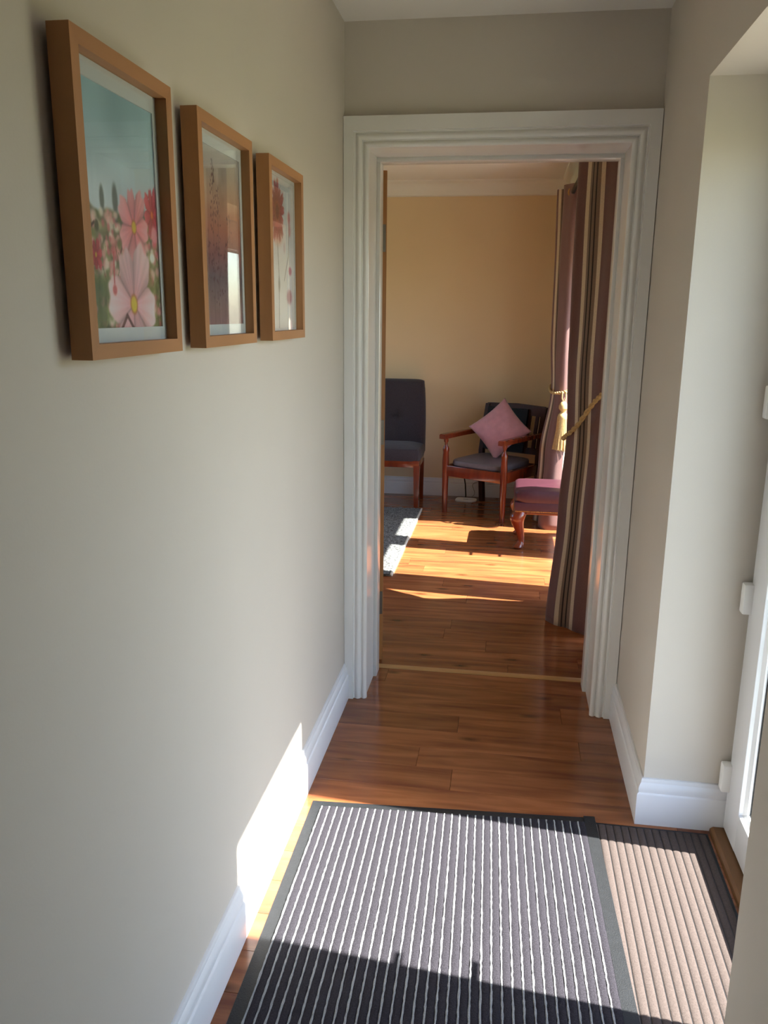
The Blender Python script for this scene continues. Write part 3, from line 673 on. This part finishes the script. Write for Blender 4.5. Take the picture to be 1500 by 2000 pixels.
MB().loft([[(-HW*.97,HD+.028,.555+dz) if False else (x,y,z) for x,y,z in r] for dz in (0,) for r in (
    [(-HW,HD+.046,.715),(-HW,HD+.07,.715),(-HW,HD+.088,.79),(-HW,HD+.064,.79)], [(0,HD+.056,.72),(0,HD+.080,.72),(0,HD+.098,.80),(0,HD+.074,.80)], [(HW,HD+.046,.715),(HW,HD+.07,.715),(HW,HD+.088,.79),(HW,HD+.064,.79)])]).build('top_rail', darkwood, ac)
MB().loft([[(x,HD-.006,.43),(x,HD+.016,.43),(x,HD+.026,.475),(x,HD+.004,.475)] for x in (-HW, HW)]).build('lower_rail', darkwood, ac)
for k in range(7):
    x = -HW+.055+(2*HW-.11)*k/6
    MB().loft([[(x-.014,yy-.006,z),(x+.014,yy-.006,z),(x+.014,yy+.006,z),(x-.014,yy+.006,z)] for yy, z in ((HD+.010,.47),(HD+.034,.60),(HD+.062,.722))]).build('slat', darkwood, ac)
MB().loft([[(x,HD+y0_-.020,z),(x,HD+y0_+.002,z),(x,HD+y1_+.002,z2),(x,HD+y1_-.022,z2)] for x in (-HW+.02, HW-.13) for y0_,z,y1_,z2 in ((.0,.44,.062,.765),)]).build('back_pad', black_leather, ac)
# pink cushion on its corner
cu = thing('cushion', 'pink velvet cushion standing on its corner in the armchair', 'cushion', (-.052, 6.205, .632))
def pillow(side, thick, n=30):
    v = []; f = []
    for sgn in (1, -1):
        for j in range(n+1):
            for i in range(n+1):
                u, w_ = -1+2*i/n, -1+2*j/n
                pin = 1-.09*(1-u*u)*abs(w_)**3; pin2 = 1-.09*(1-w_*w_)*abs(u)**3
                h = thick*((1-abs(u)**2.6)*(1-abs(w_)**2.6))**.62
                wr = .004*mnoise.noise(Vector((u*3, w_*3, sgn*2)))*(1-u*u)*(1-w_*w_)*4
                v.append((u*pin2*side/2, sgn*(h+wr if h > .001 else 0), w_*pin*side/2))
    for s in (0, 1):
        o = s*(n+1)**2
        for j in range(n):
            for i in range(n): a = o+j*(n+1)+i; f.append((a, a+1, a+n+2, a+n+1))
    b = MB().add(v, f); return b
pb = pillow(.345, .058).build('cushion_cover', pink, cu, ang=70)
bmm = bmesh.new(); bmm.from_mesh(pb.data); bmesh.ops.remove_doubles(bmm, verts=bmm.verts, dist=.0004); bmesh.ops.recalc_face_normals(bmm, faces=bmm.faces); bmm.to_mesh(pb.data); bmm.free()
pb.rotation_euler = (math.radians(-20), math.radians(38), math.radians(-14)); pb.rotation_mode = 'XYZ'
pb.matrix_basis = Matrix.Rotation(math.radians(-15),4,'Z') @ Matrix.Rotation(math.radians(-22),4,'X') @ Matrix.Rotation(math.radians(46),4,'Y')

# ------------------------------------------------------------------ dining chair
dc = thing('dining_chair', 'charcoal fabric dining chair with button back and red wood legs', 'chair', (-.862, 6.32, 0))
W2 = .222
for s in (-1, 1):
    for yy, wd in ((-.175, .024), (.165, .022)):
        x = s*(W2-.028); lean = .05 if yy > 0 else 0
        MB().loft([[(x-a,yy+l-a,z),(x+a,yy+l-a,z),(x+a,yy+l+a,z),(x-a,yy+l+a,z)] for z, a, l in ((0, wd*.66, lean), (.34, wd, 0))]).build('leg', redwood, dc)
MB().bbox(-W2+.008, W2-.008, -.197, -.170, .325, .378, .003).build('apron', redwood, dc)
for s in (-1, 1): MB().bbox(s*(W2-.02)-.012, s*(W2-.02)+.012, -.18, .17, .325, .378, .003).build('side_apron', redwood, dc)
pad(MB(), -W2, W2, -.205, .195, .374, .470, .018, pw=9).build('seat', charcoal, dc)
# back with a dimple
v = []; f = []; n = 26
def backpt(u, w_, front):
    half = W2*(1-.10*(w_**3))*(1-.0*w_); x = u*half; z = .40+.565*w_; lean = .155+.055*w_
    edge = min(1, (1-abs(u))/.09)*1.0; ed2 = min(1, (1-w_)/.05); r = 1-(1-min(edge,1))**2; r2_ = 1-(1-min(ed2,1))**2
    th = .018+.030*min(r, r2_)
    d = math.hypot(u*half-0.0, (w_-.50)*.565); dim = .030*math.exp(-(d/.030)**2)+.006*math.exp(-(d/.10)**2)
    cr = .003*math.exp(-((u*half)/.010)**2)
    if w_ > .97: z -= .0
    return (x, lean+(-th+dim+cr if front else th*.8), z-(.012*(abs(u)**8) if w_ > .9 else 0))
for fr in (True, False):
    for j in range(n*2+1):
        for i in range(n+1): v.append(backpt(-1+2*i/n, j/(n*2), fr))
N1 = (n+1)*(2*n+1)
for s in (0, 1):
    for j in range(2*n):
        for i in range(n): a = s*N1+j*(n+1)+i; f.append((a, a+1, a+n+2, a+n+1))
for j in range(2*n):
    for i in (0, n): a = j*(n+1)+i; f.append((a, a+n+1, a+n+1+N1, a+N1))
for i in range(n):
    for j in (0, 2*n): a = j*(n+1)+i; f.append((a, a+1, a+1+N1, a+N1))
backo = MB().add(v, f).build('backrest', charcoal, dc, ang=60)
btn = MB().lathe([(.002,-.006),(.009,-.005),(.011,0),(.010,.004)], (0,0), 14, 'y').build('button', charcoal, backo); btn.location = (0, .155+.0275-.02, .6825)

# ------------------------------------------------------------------ footstool
fs = thing('footstool', 'burgundy leather footstool with red cabriole legs and brass nails', 'footstool', (.305, 5.345, 0))
hx, hy = .235, .215
MB().bbox(-hx+.02, hx-.02, -hy+.02, hy-.02, .232, .26, .004).build('frame', redwood, fs)
band = MB().bbox(-hx, hx, -hy, hy, .245, .315, .008, 3).build('lower_band', leather, fs)
pad(MB(), -hx-.004, hx+.004, -hy-.004, hy+.004, .312, .392, .016, pw=9).build('seat_cushion', leather, fs)
b = MB()
def nail(x, y, z, nx, ny):
    t = Vector((-ny, nx, 0)); nn = Vector((nx, ny, 0)); rr = .0052; ring_ = []
    for q, h in ((1, 0), (.75, .003)):
        ring_.append([tuple(Vector((x, y, z))+nn*h+(t*math.cos(a)+Vector((0,0,1))*math.sin(a))*rr*q) for a in [2*math.pi*k/6 for k in range(6)]])
    b.loft(ring_)
for k in range(43):
    x = -hx+.012+(2*hx-.024)*k/42; nail(x, -hy-.0002, .256, 0, -1); nail(x, hy+.0002, .256, 0, 1)
for k in range(40):
    y_ = -hy+.012+(2*hy-.024)*k/39; nail(-hx-.0002, y_, .256, -1, 0); nail(hx+.0002, y_, .256, 1, 0)
no = b.build('nail_trim', brass, band); no['kind'] = 'stuff'
for sx in (-1, 1):
    for sy in (-1, 1):
        path = [(.190,.168,.262),(.205,.184,.232),(.213,.192,.200),(.207,.186,.165),(.193,.172,.115),(.184,.163,.07),(.184,.163,.045),(.193,.172,.028),(.200,.179,.014),(.198,.177,.0)]
        rad = [.044,.050,.047,.038,.028,.023,.022,.031,.034,.024]
        pp = catmull([(sx*a, sy*b_, c_) for a, b_, c_ in path], 3); rp = [float(q) for q in np.interp(np.linspace(0, 9, len(pp)), range(10), rad)]
        MB().loft([[(p.x+r_*math.cos(t), p.y+r_*math.sin(t), max(p.z, 0)) for t in [2*math.pi*k/14 for k in range(14)]] for p, r_ in zip(pp, rp)]).build('leg', redwood, fs, ang=60)

# ------------------------------------------------------------------ rug, router
rg = thing('rug', 'grey speckled pile rug on the living room floor', 'rug', (-.614, 4.445, 0))
RW, RL = 1.75, 1.68; nx, ny = 120, 120; v = []; f = []
rr = np.random.RandomState(4).rand(ny+1, nx+1)
for j in range(ny+1):
    for i in range(nx+1): v.append((-.012-(RW-.012)*i/nx, .0+RL*j/ny, .009+.006*rr[j, i]))
for j in range(ny):
    for i in range(nx): a = j*(nx+1)+i; f.append((a, a+1, a+nx+2, a+nx+1))
MB().add(v, f).build('pile', rugpile, rg, smooth=False)
MB().box(-RW, -.002, .002, RL-.002, .0005, .009).build('backing', rugpile, rg, smooth=False)
MB().bbox(-.013, 0, 0, RL, .0005, .013, .003).build('binding', rugbind, rg)
rt_ = thing('router', 'white internet router with black lead on the floor by the wall', 'router', (-.300, 6.50, 0), math.radians(-4))
pad(MB(), -.085, .085, -.055, .055, .0005, .017, .003, pw=5).build('body', white_plastic, rt_)
MB().bbox(-.02, .02, -.035, -.02, .0198, .0212, .0005, 1).build('badge', mat('pale_grey_badge', S(170,170,172), .4), rt_)
MB().tube([(-.01,.055,.012),(-.012,.075,.03),(-.02,.085,.12),(-.04,.10,.21)], .0055, 8).build('lead', black_plastic, rt_)
MB().tube(catmull([(.03,.055,.012),(.06,.075,.05),(.04,.08,.12),(.09,.085,.15),(.16,.09,.20),(.24,.095,.24)], 6), .002, 6).build('cable', mat('grey_cable', S(120,116,110), .5), rt_)
